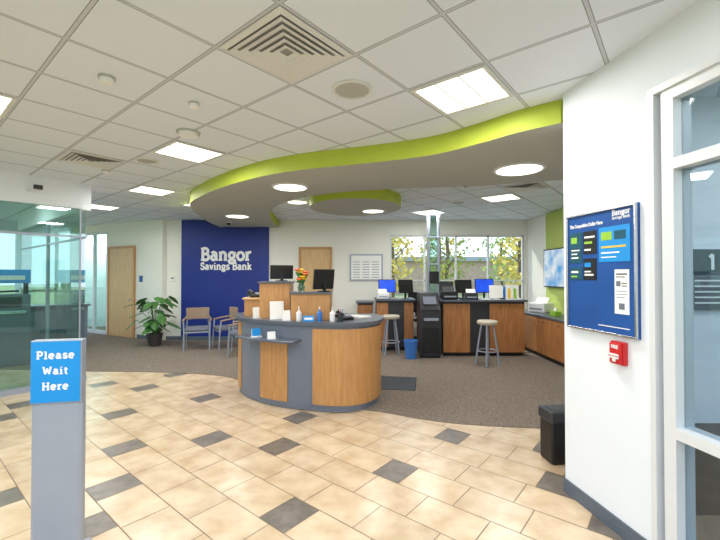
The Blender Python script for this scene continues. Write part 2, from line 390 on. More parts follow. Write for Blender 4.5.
part(t,'frame',f,'alu'); part(t,'pane',B().bx(-.6,.6,.045,.055,.1,2.79),'glt')
door('door_2',(-1.13,BY,0),0,.72,2.3,'maple wood door in oak frame')
t=thing('door_plaque','small dark room plaque on cream wall','sign',DP(3.25,1.55),DW); part(t,'plate',B().bx(-.06,.06,-.015,-.001,-.08,.08),'navy',bevel=.003)
t=thing('thermostat','small white wall thermostat','thermostat',(-4.75,BY,1.55)); part(t,'case',B().bx(-.05,.05,-.03,-.001,-.06,.06),'white',bevel=.006); part(t,'display',B().bx(-.03,.03,-.034,-.03,0,.035),'dark')
b=B(); b.bx(-9.3,-5.6,12.5,12.6,0,CZ); struct('wall_office',b,'wall','pale wall of the office seen through the sidelight')
# near right wall
NW=math.radians(-81.0); NO=Vector((1.57,3.0,0)); nx=Vector((math.cos(NW),math.sin(NW),0))
def NP(x,z=0,y=0):
    v=NO+nx*x+Vector((-nx.y,nx.x,0))*y; return (v.x,v.y,z)
b=B(); b.bx(0,.756,0,.15,0,CZ); b.bx(.756,4.4,0,.15,2.72,CZ)
struct('wall_right',b,'wall','white painted wall carrying the notice board',loc=NO,rz=NW)
b=B(); b.bx(1.69,RX,3.05,3.2,0,CZ); struct('wall_return',b,'wall','white return wall beside the vestibule')
b=B(); b.bx(-.005,.756,-.012,0,0,.1); struct('baseboard_right',b,'base','dark grey rubber baseboard','baseboard',NO,NW)
b=B(); b.bx(-5.0,-4.52,BY-.012,BY,.008,.1); b.bx(-2.31,-1.55,BY-.012,BY,.008,.1); b.bx(-.7,RX,BY-.012,BY,.008,.1); struct('baseboard_back',b,'base','dark grey rubber baseboard','baseboard')
b=B(); b.bx(-4.52,-2.31,BY-.052,BY-.04,.008,.1); struct('baseboard_accent',b,'base','dark grey rubber baseboard','baseboard')
b=B(); b.bx(3.1,4.0,-.012,0,.008,.1); struct('baseboard_left',b,'base','dark grey rubber baseboard','baseboard',DL,DW)
t=thing('window_1','white aluminium framed entrance glazing','window',NO,NW,kind='structure')
f=B(); f.bx(.756,.79,-.02,.15,0,2.68); f.bx(.756,4.4,-.02,.15,2.68,2.72)
part(t,'outer_frame',f,'alu')
f=B(); f.bx(.82,.89,0,.12,0,2.68); f.bx(.89,2.4,0,.12,2.23,2.29); f.bx(.89,2.4,0,.12,.76,.82); f.bx(.89,2.4,0,.12,0,.15); f.bx(2.4,2.5,0,.12,0,2.68); f.bx(.89,2.4,0,.12,2.62,2.68)
part(t,'sash',f,'alu')
part(t,'pane',B().bx(.89,2.4,.055,.065,.15,2.62),'gld')
part(t,'gasket',B().bx(.79,.82,.03,.1,0,2.68),'silver')
t=thing('directory_sign','dark directory sign with white numeral and lines','sign',(2.76,3.05,1.38))
part(t,'panel',B().bx(-.21,.25,-.03,-.001,0,.27),'grey'); part(t,'header_panel',B().bx(-.21,.25,-.03,-.001,.275,.47),'dark')
slab(t,'1',.12,'white',(-.03,-.031,.31),t=.2,depth=.001)
for i in range(5): part(t,'printed_line',B().bx(-.17,.2-.05*(i%2),-.033,-.0305,.22-i*.043,.232-i*.043),'white')
solo('heater_cabinet',B().bx(2.2,3.7,2.7,3.04,0,.5),'dark','dark low heater cabinet in the vestibule','heater')
# ---------------------------------------------------------------- left vestibule
VA=math.atan2(ua.y,ua.x)
VC=Vector((-4.24,5.95,0))
st=VC-ua*3.6
HB=2.66
b=B(); b.bx(0,3.6,0,.14,HB,CZ); struct('wall_vestibule_header',b,'wall','white header above the glass vestibule',loc=st,rz=VA)
t=thing('window_2','frameless green-tinted glass vestibule wall','window',st,VA,kind='structure')
part(t,'pane',B().bx(0,1.15,.06,.072,.08,HB).bx(1.17,2.35,.06,.072,.08,HB).bx(2.37,3.58,.06,.072,.08,HB),'glt')
part(t,'rail',B().bx(0,3.6,.04,.1,0,.08).bx(3.58,3.6,.055,.08,.08,HB).bx(0,3.6,.05,.085,2.22,2.25),'silver')
VB=math.atan2(ub.y,ub.x)
b=B(); b.bx(.1,4.6,-.14,0,HB,CZ); struct('wall_vestibule_side_header',b,'wall','white header above glass partition',loc=VC,rz=VB)
t=thing('window_3','green-tinted glass partition with steel rail','window',VC,VB,kind='structure')
part(t,'pane',B().quad([(.1,-.07,.08),(2.3,-.07,.08),(2.3,-.07,HB),(.1,-.07,HB)]).quad([(2.32,-.07,.08),(4.6,-.07,.08),(4.6,-.07,HB),(2.32,-.07,HB)]),'glt')
part(t,'rail',B().bx(.1,4.6,-.1,-.045,0,.08).bx(.1,4.6,-.09,-.055,2.22,2.25).bx(2.28,2.34,-.1,-.045,.08,HB),'silver')
b=B()
b.bx(-9.2,-9.05,1.0,12.5,0,.3); b.bx(-9.2,-9.05,1.0,12.5,2.75,CZ)
for y in(1.0,4.6,7.4,10.4): b.bx(-9.2,-9.05,y,y+.35,.3,2.75)
struct('wall_outer',b,'wall','exterior wall with tall windows beyond the vestibule')
t=thing('window_4','row of tall windows with dark frames','window',(-9.12,6.2,0),0,kind='structure')
f=B()
for y in(3.0,6.2,8.9): f.bx(-.03,.03,y-6.2-.03,y-6.2+.03,.3,2.75)
f.bx(-.03,.03,-5,5.5,1.2,1.25)
part(t,'frame',f,'dark')
t=thing('brochure_desk','grey service desk inside the glass vestibule','desk',(-7.0,8.6,0),math.radians(40))
part(t,'body',B().bx(-.8,.8,-.3,.3,0,.95),'slate',bevel=.01); part(t,'countertop',B().bx(-.85,.85,-.35,.35,.95,.99),'slatetop',bevel=.005)
t=thing('cash_machine','grey cash machine with blue and white header','cash machine',(-6.3,7.0,0),math.radians(42))
part(t,'body',B().bx(-.3,.3,0,.4,0,1.3),'slate',bevel=.02); part(t,'header',B().bx(-.3,.3,0,.35,1.5,1.75),'signblue',bevel=.01)
for x in(-.235,.235): part(t,'post',B().bx(x-.035,x+.035,.05,.3,1.3,1.5),'dark')
part(t,'header_stripe',B().bx(-.22,.22,-.006,-.001,1.56,1.64),'white'); part(t,'keypad_shelf',B().bx(-.25,.25,-.08,-.001,.95,1.02),'chrome',bevel=.01); part(t,'monitor',B().bx(-.18,.18,-.011,-.001,1.06,1.25),'dark')
# ---------------------------------------------------------------- back window frames and outdoors
t=thing('window_5','wide multi-light window with slim frames','window',(2.47,BY+.07,0),0,kind='structure')
f=B()
for x in(-1.685,-.82,-.02,.8,1.685): f.bx(x-.02,x+.02,-.03,.03,1.0,2.66)
f.bx(-1.7,1.7,-.03,.03,1.0,1.05); f.bx(-1.7,1.7,-.03,.03,2.62,2.66); f.bx(-1.7,1.7,-.03,.03,1.5,1.53)
part(t,'frame',f,'alu'); part(t,'pane',B().bx(-1.68,1.68,.0,.01,1.05,2.6),'gl')
b=B(); b.bx(-60,60,-40,80,-.3,-.08); struct('ground',b,'mulch','grassy ground outside','ground')
b=B(); b.bx(-14,30,13,17,-.08,-.05); struct('ground_road',b,'asph','asphalt parking lot outside','road')
def tree(x,y,h,mm,lab):
    t=thing('tree',lab,'tree',(x,y,-.08),random.random()*6,group='trees outside the window')
    tb=B(); tb.tube([(0,0,0),(.05,0,h*.3),(-.05,.05,h*.6),(0,0,h*.85)],.09,8)
    for i in range(5):
        a=i*1.3; tb.tube([(0,0,h*.35+i*.3),(math.cos(a)*.8,math.sin(a)*.8,h*.5+i*.3)],.03,6)
    part(t,'trunk',tb,'trunk',True)
    fb=B()
    for i in range(420):
        a=random.random()*6.28; r=random.random()**.5*h*.31; z=h*.25+random.random()*h*.75; r*=math.sin(pi*min(.97,max(.14,(z-h*.2)/(h*.85))))+.1
        c=Vector((r*math.cos(a),r*math.sin(a),z)); u=Vector((random.gauss(0,1),random.gauss(0,1),random.gauss(0,1))).normalized(); v=u.orthogonal().normalized(); s=.06+random.random()*.09
        fb.quad([c+u*s,c+v*s,c-u*s,c-v*s])
    part(t,'foliage',fb,mm)
for (x,y,h,mm) in [(1.6,19,4,'autumn'),(4.9,22,4.6,'autumn2'),(8.2,20,4.2,'autumn'),(5.5,27,5,'autumn'),(9.8,27,5,'autumn2'),(1.2,26,5,'autumn2')]:
    tree(x,y,h,mm,'tree with yellow autumn foliage' if mm=='autumn' else 'tree with thinning green foliage')
t=thing('building','distant low building with brown siding','building',(6,40,-.08)); part(t,'body',B().bx(-14,14,-4,4,0,3.0),'brick'); part(t,'roof',B().bx(-14.4,14.4,-4.4,4.4,3.0,3.4),'silver')
# ---------------------------------------------------------------- ceiling fixtures
def arealight(par,size,power,z,col=(1,.985,.965),shape='SQUARE'):
    L=bpy.data.lights.new('lamp','AREA'); L.shape=shape; L.size=size; L.energy=power; L.color=col
    o=bpy.data.objects.new('lamp',L); COL.objects.link(o); o.parent=par; o.location=(0,0,z)
def panel(i,j,power=27,label='lit square recessed ceiling light panel'):
    x,y=AB(A0+i*CELL,B0+j*CELL)
    t=thing('ceiling_light',label,'ceiling light',(x,y,CZ),VA,group='square ceiling light panels')
    h=.293
    f=B(); f.bx(-h,h,-h,-h+.03,-.012,-.001).bx(-h,h,h-.03,h,-.012,-.001).bx(-h,-h+.03,-h+.03,h-.03,-.012,-.001).bx(h-.03,h,-h+.03,h-.03,-.012,-.001)
    part(t,'frame',f,'vent')
    d=B(); d.bx(-h+.03,h-.03,-h+.03,h-.03,-.006,-.001); part(t,'diffuser',d,'lamp')
    for k in(-.09,.09): part(t,'divider',B().bx(-h+.03,h-.03,k-.005,k+.005,-.014,-.006),'vent')
    arealight(t,.5,power,-.03)
for ij in [(2,-1),(1,4),(-2,4),(2,8),(2,12),(4,9),(-3,0),(1,-6),(-1,-3),(-4,-3),(-5,3),(10,4),(9,1),(3,-5),(-1,12)]:  # includes panels added for fill light: behind camera, teller area, both vestibules
    panel(*ij)
panel(4,20,45)  # unseen panel added to brighten the office behind the sidelight
def down(x,y,d,z=2.86,power=15):
    t=thing('recessed_downlight','round glowing recessed downlight','ceiling light',(x,y,z),group='round soffit downlights')
    part(t,'trim_ring',B().lathe([(d/2-.03,-.002),(d/2-.03,-.014),(d/2,-.010),(d/2+.004,-.001)],seg=40),'vent',True)
    part(t,'diffuser',B().cyl((0,0,-.008),(0,0,-.001),d/2-.025,seg=40),'lamp')
    arealight(t,d*.8,power,-.03,shape='DISK')
for (x,y,d) in[(1.82,4.45,.56),(-.96,5.35,.5),(.25,7.35,.45),(-2.52,8.0,.5)]: down(x,y,d)
down(-1.2,7.45,.42,CZ)
def vent(x,y,rz,label):
    t=thing('air_vent',label,'air vent',(x,y,CZ),rz); h=.295
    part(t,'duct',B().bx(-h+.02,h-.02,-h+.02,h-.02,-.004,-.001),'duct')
    f=B()
    for k in range(6):
        s=h-k*.046; wd=.034 if k else .038
        o=[(-s,-s),(s,-s),(s,s),(-s,s)]; q=s-wd; inn=[(-q,-q),(q,-q),(q,q),(-q,q)]
        zo,zi=(-.005,-.012) if k==0 else (-.018,-.009)
        for e in range(4):
            a,b2=o[e],o[(e+1)%4]; c,d2=inn[(e+1)%4],inn[e]
            f.quad([(a[0],a[1],zo),(b2[0],b2[1],zo),(c[0],c[1],zi),(d2[0],d2[1],zi)])
    part(t,'louvre',f,'vent')
vent(*AB(A0,B0),VA,'square white ceiling air diffuser with louvres')
vent(*AB(A0+0*CELL,B0+6*CELL),VA,'square white ceiling air diffuser with louvres')
vent(*AB(A0+8*CELL,B0),VA,'square white ceiling air diffuser with louvres')
def speaker(x,y,r):
    t=thing('ceiling_speaker','round white ceiling speaker with mesh grille','speaker',(x,y,CZ),group='ceiling speakers')
    part(t,'bezel',B().lathe([(r,-.001),(r,-.012),(r-.02,-.016),(r-.022,-.006)],seg=36),'vent',True)
    part(t,'grille',B().cyl((0,0,-.008),(0,0,-.002),r-.02,seg=36),'soffit')
speaker(-.06,2.92,.15); speaker(-2.6,4.75,.13); speaker(1.9,7.5,.13)
def smoke(x,y,r,label,group='smoke detectors'):
    t=thing('smoke_detector',label,'smoke detector',(x,y,CZ),group=group)
    part(t,'base',B().cyl((0,0,-.015),(0,0,-.001),r,seg=28),'soffit',True); part(t,'cover',B().lathe([(r*.82,-.015),(r*.78,-.04),(r*.4,-.05),(0,-.05)],seg=28),'white',True)
smoke(-1.79,2.74,.055,'small round white smoke detector'); smoke(-1.35,3.15,.04,'small round white smoke detector'); smoke(-3.4,5.2,.05,'small round white smoke detector')
smoke(-1.68,3.8,.11,'large round white ceiling sensor')
for (x,y,z) in[(1.6,5.9,CZ),(-3.0,8.9,2.86)]:
    t=thing('dome_camera','small black dome security camera on ceiling','security camera',(x,y,z),group='dome cameras')
    part(t,'base',B().cyl((0,0,-.02),(0,0,-.001),.06),'white',True); part(t,'dome',B().lathe([(.05,-.02),(.045,-.05),(.025,-.068),(0,-.073)]),'black',True)
t=thing('sensor_bracket','small motion sensor on white bracket','sensor',(st+ua*2.95).to_tuple()[:2]+(2.84,),VA)
part(t,'bracket',B().tube([(0,-.001,0),(0,-.1,0),(.06,-.15,.03)],.012),'white'); part(t,'head',B().box((.08,-.17,.03),(.1,.06,.06)),'dark',bevel=.01)
# ---------------------------------------------------------------- reception desk
DP0=(-.7,5.3,0)
FP=[(-1.72,6.3),(-1.75,5.7),(-1.6,5.35),(-1.3,5.05),(-.95,4.85),(-.6,4.74),(-.25,4.67),(.03,4.76),(.22,5.02),(.27,5.42),(.15,5.8)]
FC=catmull(FP,12)
def seg(u0,u1): return FC[int(round(u0*12)):int(round(u1*12))+1]
desk=thing('reception_desk','curved teller pod with honey oak panels and slate laminate','reception desk',DP0)
part(desk,'carcass',B(DP0).strip(FC,-.05,0,.06,1.04),'slate',True)
part(desk,'toe_kick',B(DP0).strip(FC,-.06,-.015,.008,.06),'slate',True)
part(desk,'inner_panel',B(DP0).strip(seg(.0,10),-.52,-.48,.008,1.04),'wood',True)
for i,(u0,u1) in enumerate([(.1,1.8),(3.05,4.15),(5.05,9.9)]):
    z1=.82 if i==1 else 1.0
    part(desk,'wood_panel',B(DP0).strip(seg(u0,u1),0.0,.014,.09,z1),'wood',True,label='honey oak veneer panel')
part(desk,'countertop',B(DP0).strip(FC,-.55,.05,1.04,1.08),'slatetop',True,bevel=.006)
sh=seg(2.5,4.7)
part(desk,'customer_shelf',B(DP0).strip(sh,0.0,.22,.84,.87),'slatetop',True,bevel=.01)
part(desk,'end_panel',B(DP0).bx(-1.68,-1.22,6.27,6.31,.008,1.04),'slate')
def ledge(x0,x1,y0,y1,z1,cap):
    part(desk,'privacy_screen',B(DP0).bx(x0,x1,y0,y0+.03,1.08,z1).bx(x0,x0+.03,y0+.03,y1,1.08,z1).bx(x1-.03,x1,y0+.03,y1,1.08,z1),'wood',bevel=.003)
    part(desk,'screen_cap',B(DP0).bx(x0-.02,x1+.02,y0-.03,y1+.01,z1,z1+.025),cap,bevel=.004)
ledge(-1.33,-.93,5.16,5.46,1.54,'slatetop')
ledge(-.87,-.38,4.93,5.17,1.41,'slatetop')
ledge(-1.6,-1.39,5.4,5.75,1.31,'wooddoor')
# ---------------------------------------------------------------- small kit
def monitor(loc,rz,w=.5,h=.31,face='black',label='black flat computer monitor on stand',tilt=0,zb=.12):
    t=thing('computer_monitor',label,'monitor',loc,rz)
    part(t,'stand',B().cyl((0,0,0),(0,0,.012),.1 if w>.45 else .08).bx(-.02,.02,.0,.03,.012,zb+.08),'black',bevel=.003)
    R_=(-.12+tilt,0,0)
    part(t,'case',B().box((0,0,zb+h/2),(w,.035,h),rot=R_),'black',bevel=.008)
    c=Vector((0,0,zb+h/2))+Euler(R_).to_matrix()@Vector((0,-.0195,0))
    part(t,'screen',B().box(c,(w-.03,.002,h-.03),rot=R_),face)
    return t
monitor((-1.07,5.33,1.565),math.radians(200),.31,.19,zb=.03,label='small black monitor turned toward the staff side')
monitor((-.47,5.06,1.435),math.radians(220),.31,.26,zb=.03,label='small black angled monitor beside the flowers')
monitor((-1.42,6.0,1.08),math.radians(150),.34,.24,label='black monitor on the curved desk')
def holder(loc,rz,w,h,label,face='paper'):
    t=thing('brochure_holder',label,'brochure holder',loc,rz,group='brochure holders on the desk')
    part(t,'stand',B().bx(-w/2,w/2,-.03,.05,0,.008).box((0,.02,h/2),(w,.004,h),rot=(-.15,0,0)),'white')
    part(t,'leaflet',B().box((0,.012,h/2+.01),(w*.92,.004,h*.92),rot=(-.15,0,0)),face)
    for i in range(4): part(t,'printed_line',B().box((0,.009+(.5-i*.14)*h*.15,h*(.72-i*.14)),(w*(.7-.1*(i%2)),.003,h*.045),rot=(-.15,0,0)),'navy' if face=='paper' else 'white')
    return t
holder((-1.07,5.04,1.08),math.radians(20),.18,.23,'white leaflet stand with text sheet')
holder((-.92,4.9,1.08),math.radians(20),.1,.12,'small white card stand')
holder((-1.36,5.16,1.08),math.radians(35),.1,.14,'small white card stand')
holder((-1.3,4.92,.87),math.radians(38),.12,.1,'small blue card holder on shelf','signblue')
holder((-1.08,4.78,.87),math.radians(24),.1,.08,'small pale card holder on shelf')
def phone(loc,rz):
    t=thing('desk_phone','black desk telephone with handset','telephone',loc,rz,group='desk telephones')
    part(t,'base',B().box((0,0,.03),(.18,.2,.04),rot=(.2,0,0)),'black',bevel=.008)
    part(t,'handset',B().tube([(-.06,-.09,.07),(-.06,-.03,.085),(-.06,.05,.095),(-.06,.1,.085)],.018),'dark',True)
    part(t,'keypad',B().box((.03,-.02,.053),(.07,.09,.006),rot=(.2,0,0)),'silver')
phone((-.2,5.02,1.08),.5); phone((-1.49,5.55,1.335),.6)
def bottle(loc,label,m):
    t=thing('sanitizer_bottle',label,'pump bottle',loc,group='pump bottles')
    part(t,'body',B().lathe([(0,0),(.032,0),(.034,.01),(.034,.1),(.012,.125),(.012,.14),(0,.14)],seg=16),m,True)
    part(t,'pump',B().cyl((0,0,.14),(0,0,.165),.006).bx(-.008,.008,-.04,.008,.165,.177),'white')
bottle((-.5,4.83,1.08),'blue bottle with white pump','bin'); bottle((-.76,4.86,1.08),'clear bottle with white pump','white'); bottle((-.34,4.8,1.08),'small white bottle with pump','white')
t=thing('pen_cup','dark pen cup holding pens','pen cup',(-.24,4.8,1.08)); part(t,'cup',B().lathe([(0,0),(.035,0),(.038,.1),(.034,.1),(.03,.01),(0,.01)]),'dark',True)
for i in range(4): part(t,'pen',B().cyl((0,0,.012),(.03*math.cos(i*1.6),.03*math.sin(i*1.6),.15),.004,seg=6),['signblue','white','black','red'][i])
def papers(loc,rz,label='loose stack of white papers'):
    t=thing('paper_stack',label,'papers',loc,rz,group='paper stacks')
    part(t,'sheets',B().box((0,0,.008),(.21,.28,.014)),'paper'); part(t,'top_sheet',B().box((.01,.01,.0175),(.21,.28,.002),rz=.12),'white')
papers((-.02,5.28,1.08),.8)
t=thing('name_plate','small blue and white counter name plate','sign',(-.63,4.78,1.08),.15); part(t,'plate',B().box((0,0,.035),(.14,.012,.07),rot=(-.2,0,0)),'signblue',bevel=.002); part(t,'label_strip',B().box((0,-.0085,.035),(.1,.002,.025),rot=(-.2,0,0)),'white')
t=thing('flower_vase','glass vase with orange and yellow flowers','flower vase',(-.76,5.05,1.435))
part(t,'vase',B().lathe([(0,0),(.035,0),(.05,.05),(.03,.11),(.04,.14),(.035,.14),(.026,.11),(.044,.05),(0,.01)]),'glt',True)
sb=B(); heads=[]
for i in range(10):
    a=i*.9; r=.03+.025*(i%3); p=Vector((r*math.cos(a),r*math.sin(a),.16+.03*(i%5))); heads.append(p); sb.tube([(0,0,.03),(p.x*.3,p.y*.3,.12),p],.003,5)
    sb.box(p*.8,(.04,.01,.07),rot=(a,.5,a))
part(t,'stems',sb,'leaf')
for i,p in enumerate(heads):
    fb=B()
    for k in range(8):
        a=k*pi/4; fb.ball(p+Vector((.022*math.cos(a),.022*math.sin(a),.004)),(.018,.018,.012),8,5)
    fb.ball(p,(.017,.017,.017),8,5)
    part(t,'flower',fb,'orange' if i%3 else 'yellow',True)
solo('floor_mat',B().bx(-.25,.55,-.35,.35,0,.012),'dark','dark anti-fatigue mat on carpet','floor mat',(.3,5.98,.008),math.radians(-10),bevel=.005)
# ---------------------------------------------------------------- teller line
def counter(loc,rz,w,d,h,panels,label,name='teller_counter'):
    t=thing(name,label,'counter',loc,rz)
    part(t,'body',B().bx(-w/2,w/2,0,d,.08,h),'dark'); part(t,'toe_kick',B().bx(-w/2+.02,w/2-.02,.05,d-.02,0,.08),'black')
    for (x0,x1) in panels: part(t,'wood_panel',B().bx(x0,x1,-.02,-.001,.08,h-.04),'wooddark',bevel=.003)
    part(t,'countertop',B().bx(-w/2-.04,w/2+.04,-.08,d+.03,h,h+.04),'slatetop',bevel=.008)
    return t
counter((.76,8.5,.008),0,.8,.6,1.08,[(-.4,-.15),(.2,.4)],'teller station with slate top and oak panels')
counter((2.5,7.9,.008),0,1.65,.65,1.1,[(-.82,-.28),(.12,.82)],'long teller station with slate top and oak panels')
counter((.12,9.2,.008),0,.36,.5,.98,[(-.17,.17)],'small oak side cabinet against cream wall','side_cabinet')
t=thing('cash_recycler','bulky charcoal and grey cash handling machine with sloped front','cash machine',(1.4,7.72,.008),0)
part(t,'body',B().bx(-.2,.2,0,.55,.04,.95),'dark',bevel=.02)
wd=B()
v=[wd._v((sx_,y,z)) for sx_ in(-.2,.2) for (y,z) in[(-.02,.95),(.55,.95),(.55,1.28),(.3,1.28)]]
wd._f(v[0:4]); wd._f(v[4:8][::-1])
for i in range(4): wd._f([v[i],v[(i+1)%4],v[4+(i+1)%4],v[4+i]])
part(t,'sloped_top',wd,'black',bevel=.012)
part(t,'screen',B().box((0,.135,1.13),(.26,.01,.2),rot=(-.77,0,0)),'slate')
part(t,'door',B().bx(-.17,.17,-.012,-.001,.1,.6),'black',bevel=.006); part(t,'tray',B().bx(-.14,.14,-.08,-.001,.74,.79),'silver',bevel=.006); part(t,'caster',B().bx(-.19,.19,.02,.5,0,.04),'black')
monitor((.62,8.95,1.128),.1,.4,.3,'screen','monitor showing blue screen on teller counter')
monitor((1.02,8.7,1.128),.5,.38,.3,'black','black monitor turned aside on teller counter')
monitor((2.66,8.36,1.148),0,.4,.3,'screen','monitor showing bright blue screen')
monitor((2.22,8.38,1.148),.3,.4,.28,'black','black monitor on long teller station')
monitor((1.86,8.42,1.148),-.3,.3,.24,'black','small black monitor behind the printer')
def printer(loc,rz,s=1,m='black',label='black desktop receipt printer'):
    t=thing('receipt_printer',label,'printer',loc,rz,group='counter printers')
    part(t,'body',B().bx(-.16*s,.16*s,-.15*s,.15*s,0,.17*s),m,bevel=.02*s); part(t,'paper_tray',B().box((0,.02*s,.2*s),(.24*s,.006,.16*s),rot=(-.7,0,0)),'dark' if m=='black' else 'paper'); part(t,'slot',B().bx(-.12*s,.12*s,-.156*s,-.15*s,.05*s,.08*s),'silver')
printer((1.83,8.05,1.148),0); printer((2.28,8.03,1.148),-.1,.8,'dark','grey desktop printer on teller station'); 
printer((.5,8.65,1.128),.1,.8,'white','white desktop printer on teller station')
t=thing('document_display','white tilted display panel on counter','display',(2.78,7.95,1.148),.1); part(t,'foot',B().bx(-.06,.06,-.04,.06,0,.02),'white'); part(t,'panel',B().box((0,.02,.16),(.28,.02,.26),rot=(-.15,0,0)),'paper',bevel=.004)
t=thing('leaflet_rack','clear rack of yellow and white leaflets','leaflet rack',(3.12,7.9,1.148),0)
part(t,'rack',B().bx(-.13,.13,-.02,.12,0,.02).bx(-.13,.13,.1,.12,.02,.3),'white')
for i,m in enumerate(['yellow','paper','lime','paper']): part(t,'leaflet',B().box((-.09+i*.06,.02+.01*i,.13),(.05,.006,.2),rot=(-.1,0,0)),m)
papers((2.53,7.98,1.148),0)
t=thing('calculator','dark desktop calculator with grey display','calculator',(2.07,7.95,1.148),.1); part(t,'body',B().box((0,0,.025),(.1,.16,.03),rot=(.12,0,0)),'dark',bevel=.006); part(t,'display',B().box((0,.05,.047),(.08,.03,.006),rot=(.12,0,0)),'silver')
t=thing('file_organizer','black desktop file organizer with folders','organizer',(3.1,8.3,1.148),0); part(t,'tray',B().bx(-.15,.15,-.1,.1,0,.02).bx(-.15,-.14,-.1,.1,.02,.2).bx(.14,.15,-.1,.1,.02,.2),'black')
for i in range(5): part(t,'folder',B().box((-.1+i*.05,0,.14),(.012,.18,.22),rot=(0,.06,0)),['paper','signblue','tan','yellow','paper'][i])
def stool(loc,rz,label):
    t=thing('bar_stool',label,'stool',loc,rz,group='round bar stools')
    part(t,'seat',B().lathe([(0,.74),(.17,.74),(.185,.76),(.185,.79),(.165,.81),(0,.815)],seg=28),'skin',True)
    for i in range(4):
        a=pi/4+i*pi/2; part(t,'leg',B().tube([(.1*math.cos(a),.1*math.sin(a),.745),(.155*math.cos(a),.155*math.sin(a),.4),(.21*math.cos(a),.21*math.sin(a),0)],.018),'silver',True)
    part(t,'footrest',B().tube([(.178*math.cos(2*pi*k/28),.178*math.sin(2*pi*k/28),.26) for k in range(28)],.011,8,True),'silver',True)
stool((.64,8.1,.008),.1,'round beige vinyl stool with grey legs'); stool((2.33,7.15,.008),.4,'round beige vinyl stool with grey legs')
t=thing('waste_bin','open blue plastic recycling bin','bin',(1.0,7.7,.008)); part(t,'body',B().lathe([(0,0),(.1,0),(.135,.34),(.145,.34),(.145,.36),(.125,.36),(.095,.01),(0,.01)],seg=24),'bin',True)
t=thing('office_chair','black task chair behind the teller counter','office chair',(1.45,9.3,.008),.3)
for i in range(5):
    a=i*2*pi/5; part(t,'leg',B().tube([(0,0,.08),(.28*math.cos(a),.28*math.sin(a),.05)],.018).ball((.28*math.cos(a),.28*math.sin(a),.028),.028,10,6),'black',True)
part(t,'column',B().cyl((0,0,.08),(0,0,.55),.025),'chrome',True); part(t,'seat',B().box((0,0,.6),(.48,.46,.09)),'black',bevel=.03); part(t,'backrest',B().box((0,.24,.98),(.44,.06,.5),rot=(-.1,0,0)),'black',bevel=.025); part(t,'support',B().tube([(0,.1,.56),(0,.27,.58),(0,.28,.8)],.02),'black')
t=thing('display_pole','floor to ceiling steel twin poles with glass infill','pole',(1.64,8.7,.008))
for x in(-.11,.11): part(t,'pole',B().cyl((x,0,0),(x,0,3.04),.036),'silver',True)
part(t,'glass_infill',B().bx(-.074,.074,-.006,.006,1.2,2.96),'glt')
part(t,'bracket',B().bx(-.15,.15,-.03,.03,2.98,3.04).bx(-.14,.14,-.04,.04,2.46,2.5).bx(-.14,.14,-.04,.04,1.86,1.9),'silver',bevel=.005)
part(t,'equipment_box',B().bx(-.1,.1,-.1,-.04,1.45,1.72),'black',bevel=.01)
# picture
t=thing('framed_chart','framed printed chart on cream wall','picture',(.16,BY,1.5)); part(t,'frame',B().bx(-.42,.42,-.025,-.001,0,.68),'silver',bevel=.004); part(t,'print',B().bx(-.38,.38,-.03,-.025,.04,.64),'paper')
g2=B()
for r in range(7):
    for c in range(3): g2.bx(-.34+c*.24,-.16+c*.24,-.032,-.03,.08+r*.065,.1+r*.065)
part(t,'printed_lines',g2,'silver')
# TV
t=thing('television','wall mounted flat television showing a blue picture','television',(RX-.03,8.1,1.38),math.radians(-90))
part(t,'case',B().bx(-.72,.72,-.07,-.03,0,.84),'black',bevel=.006); part(t,'screen',B().bx(-.69,.69,-.074,-.0705,.03,.81),'tvscreen'); part(t,'mount',B().bx(-.2,.2,-.03,-.001,.25,.6),'dark')
# credenza
t=thing('credenza','long oak credenza with dark top','cabinet',(RX-.04,7.6,.008),math.radians(-90))
part(t,'body',B().bx(-1.5,1.5,-.62,-.0,.08,.8),'wooddark'); part(t,'toe_kick',B().bx(-1.48,1.48,-.57,-.02,0,.08),'black'); part(t,'countertop',B().bx(-1.52,1.52,-.65,0,.8,.84),'slatetop',bevel=.006)
for i in range(5):
    x0=-1.49+i*.596; d=part(t,'door',B().bx(x0+.004,x0+.588,-.64,-.621,.1,.79),'wooddark',bevel=.003); part(d,'handle',B().bx(x0+.26,x0+.34,-.66,-.641,.72,.73),'chrome')
t=thing('coffee_maker','black single-cup coffee maker on credenza','coffee maker',(3.9,6.9,.848),math.radians(-90)); part(t,'body',B().bx(-.1,.1,-.02,.14,0,.32).bx(-.1,.1,-.16,.0,.24,.32),'black',bevel=.015); part(t,'drip_tray',B().bx(-.09,.09,-.16,-.02,0,.03),'silver',bevel=.004)
t=thing('cup_stack','stack of white paper cups','cups',(3.85,7.25,.848)); part(t,'cups',B().lathe([(0,0),(.03,0),(.042,.09),(.04,.09),(.042,.12),(.04,.12),(.043,.15),(.043,.2),(0,.2)]),'white',True)
t=thing('tissue_box','green and white tissue box','tissue box',(3.85,7.7,.848)); part(t,'box',B().bx(-.06,.06,-.11,.11,0,.09),'lime',bevel=.004); part(t,'tissue',B().box((0,0,.12),(.02,.07,.07),rot=(.2,.3,.2)),'paper')
printer((3.92,8.45,.848),math.radians(-60),1.2,'white','white office printer on credenza')
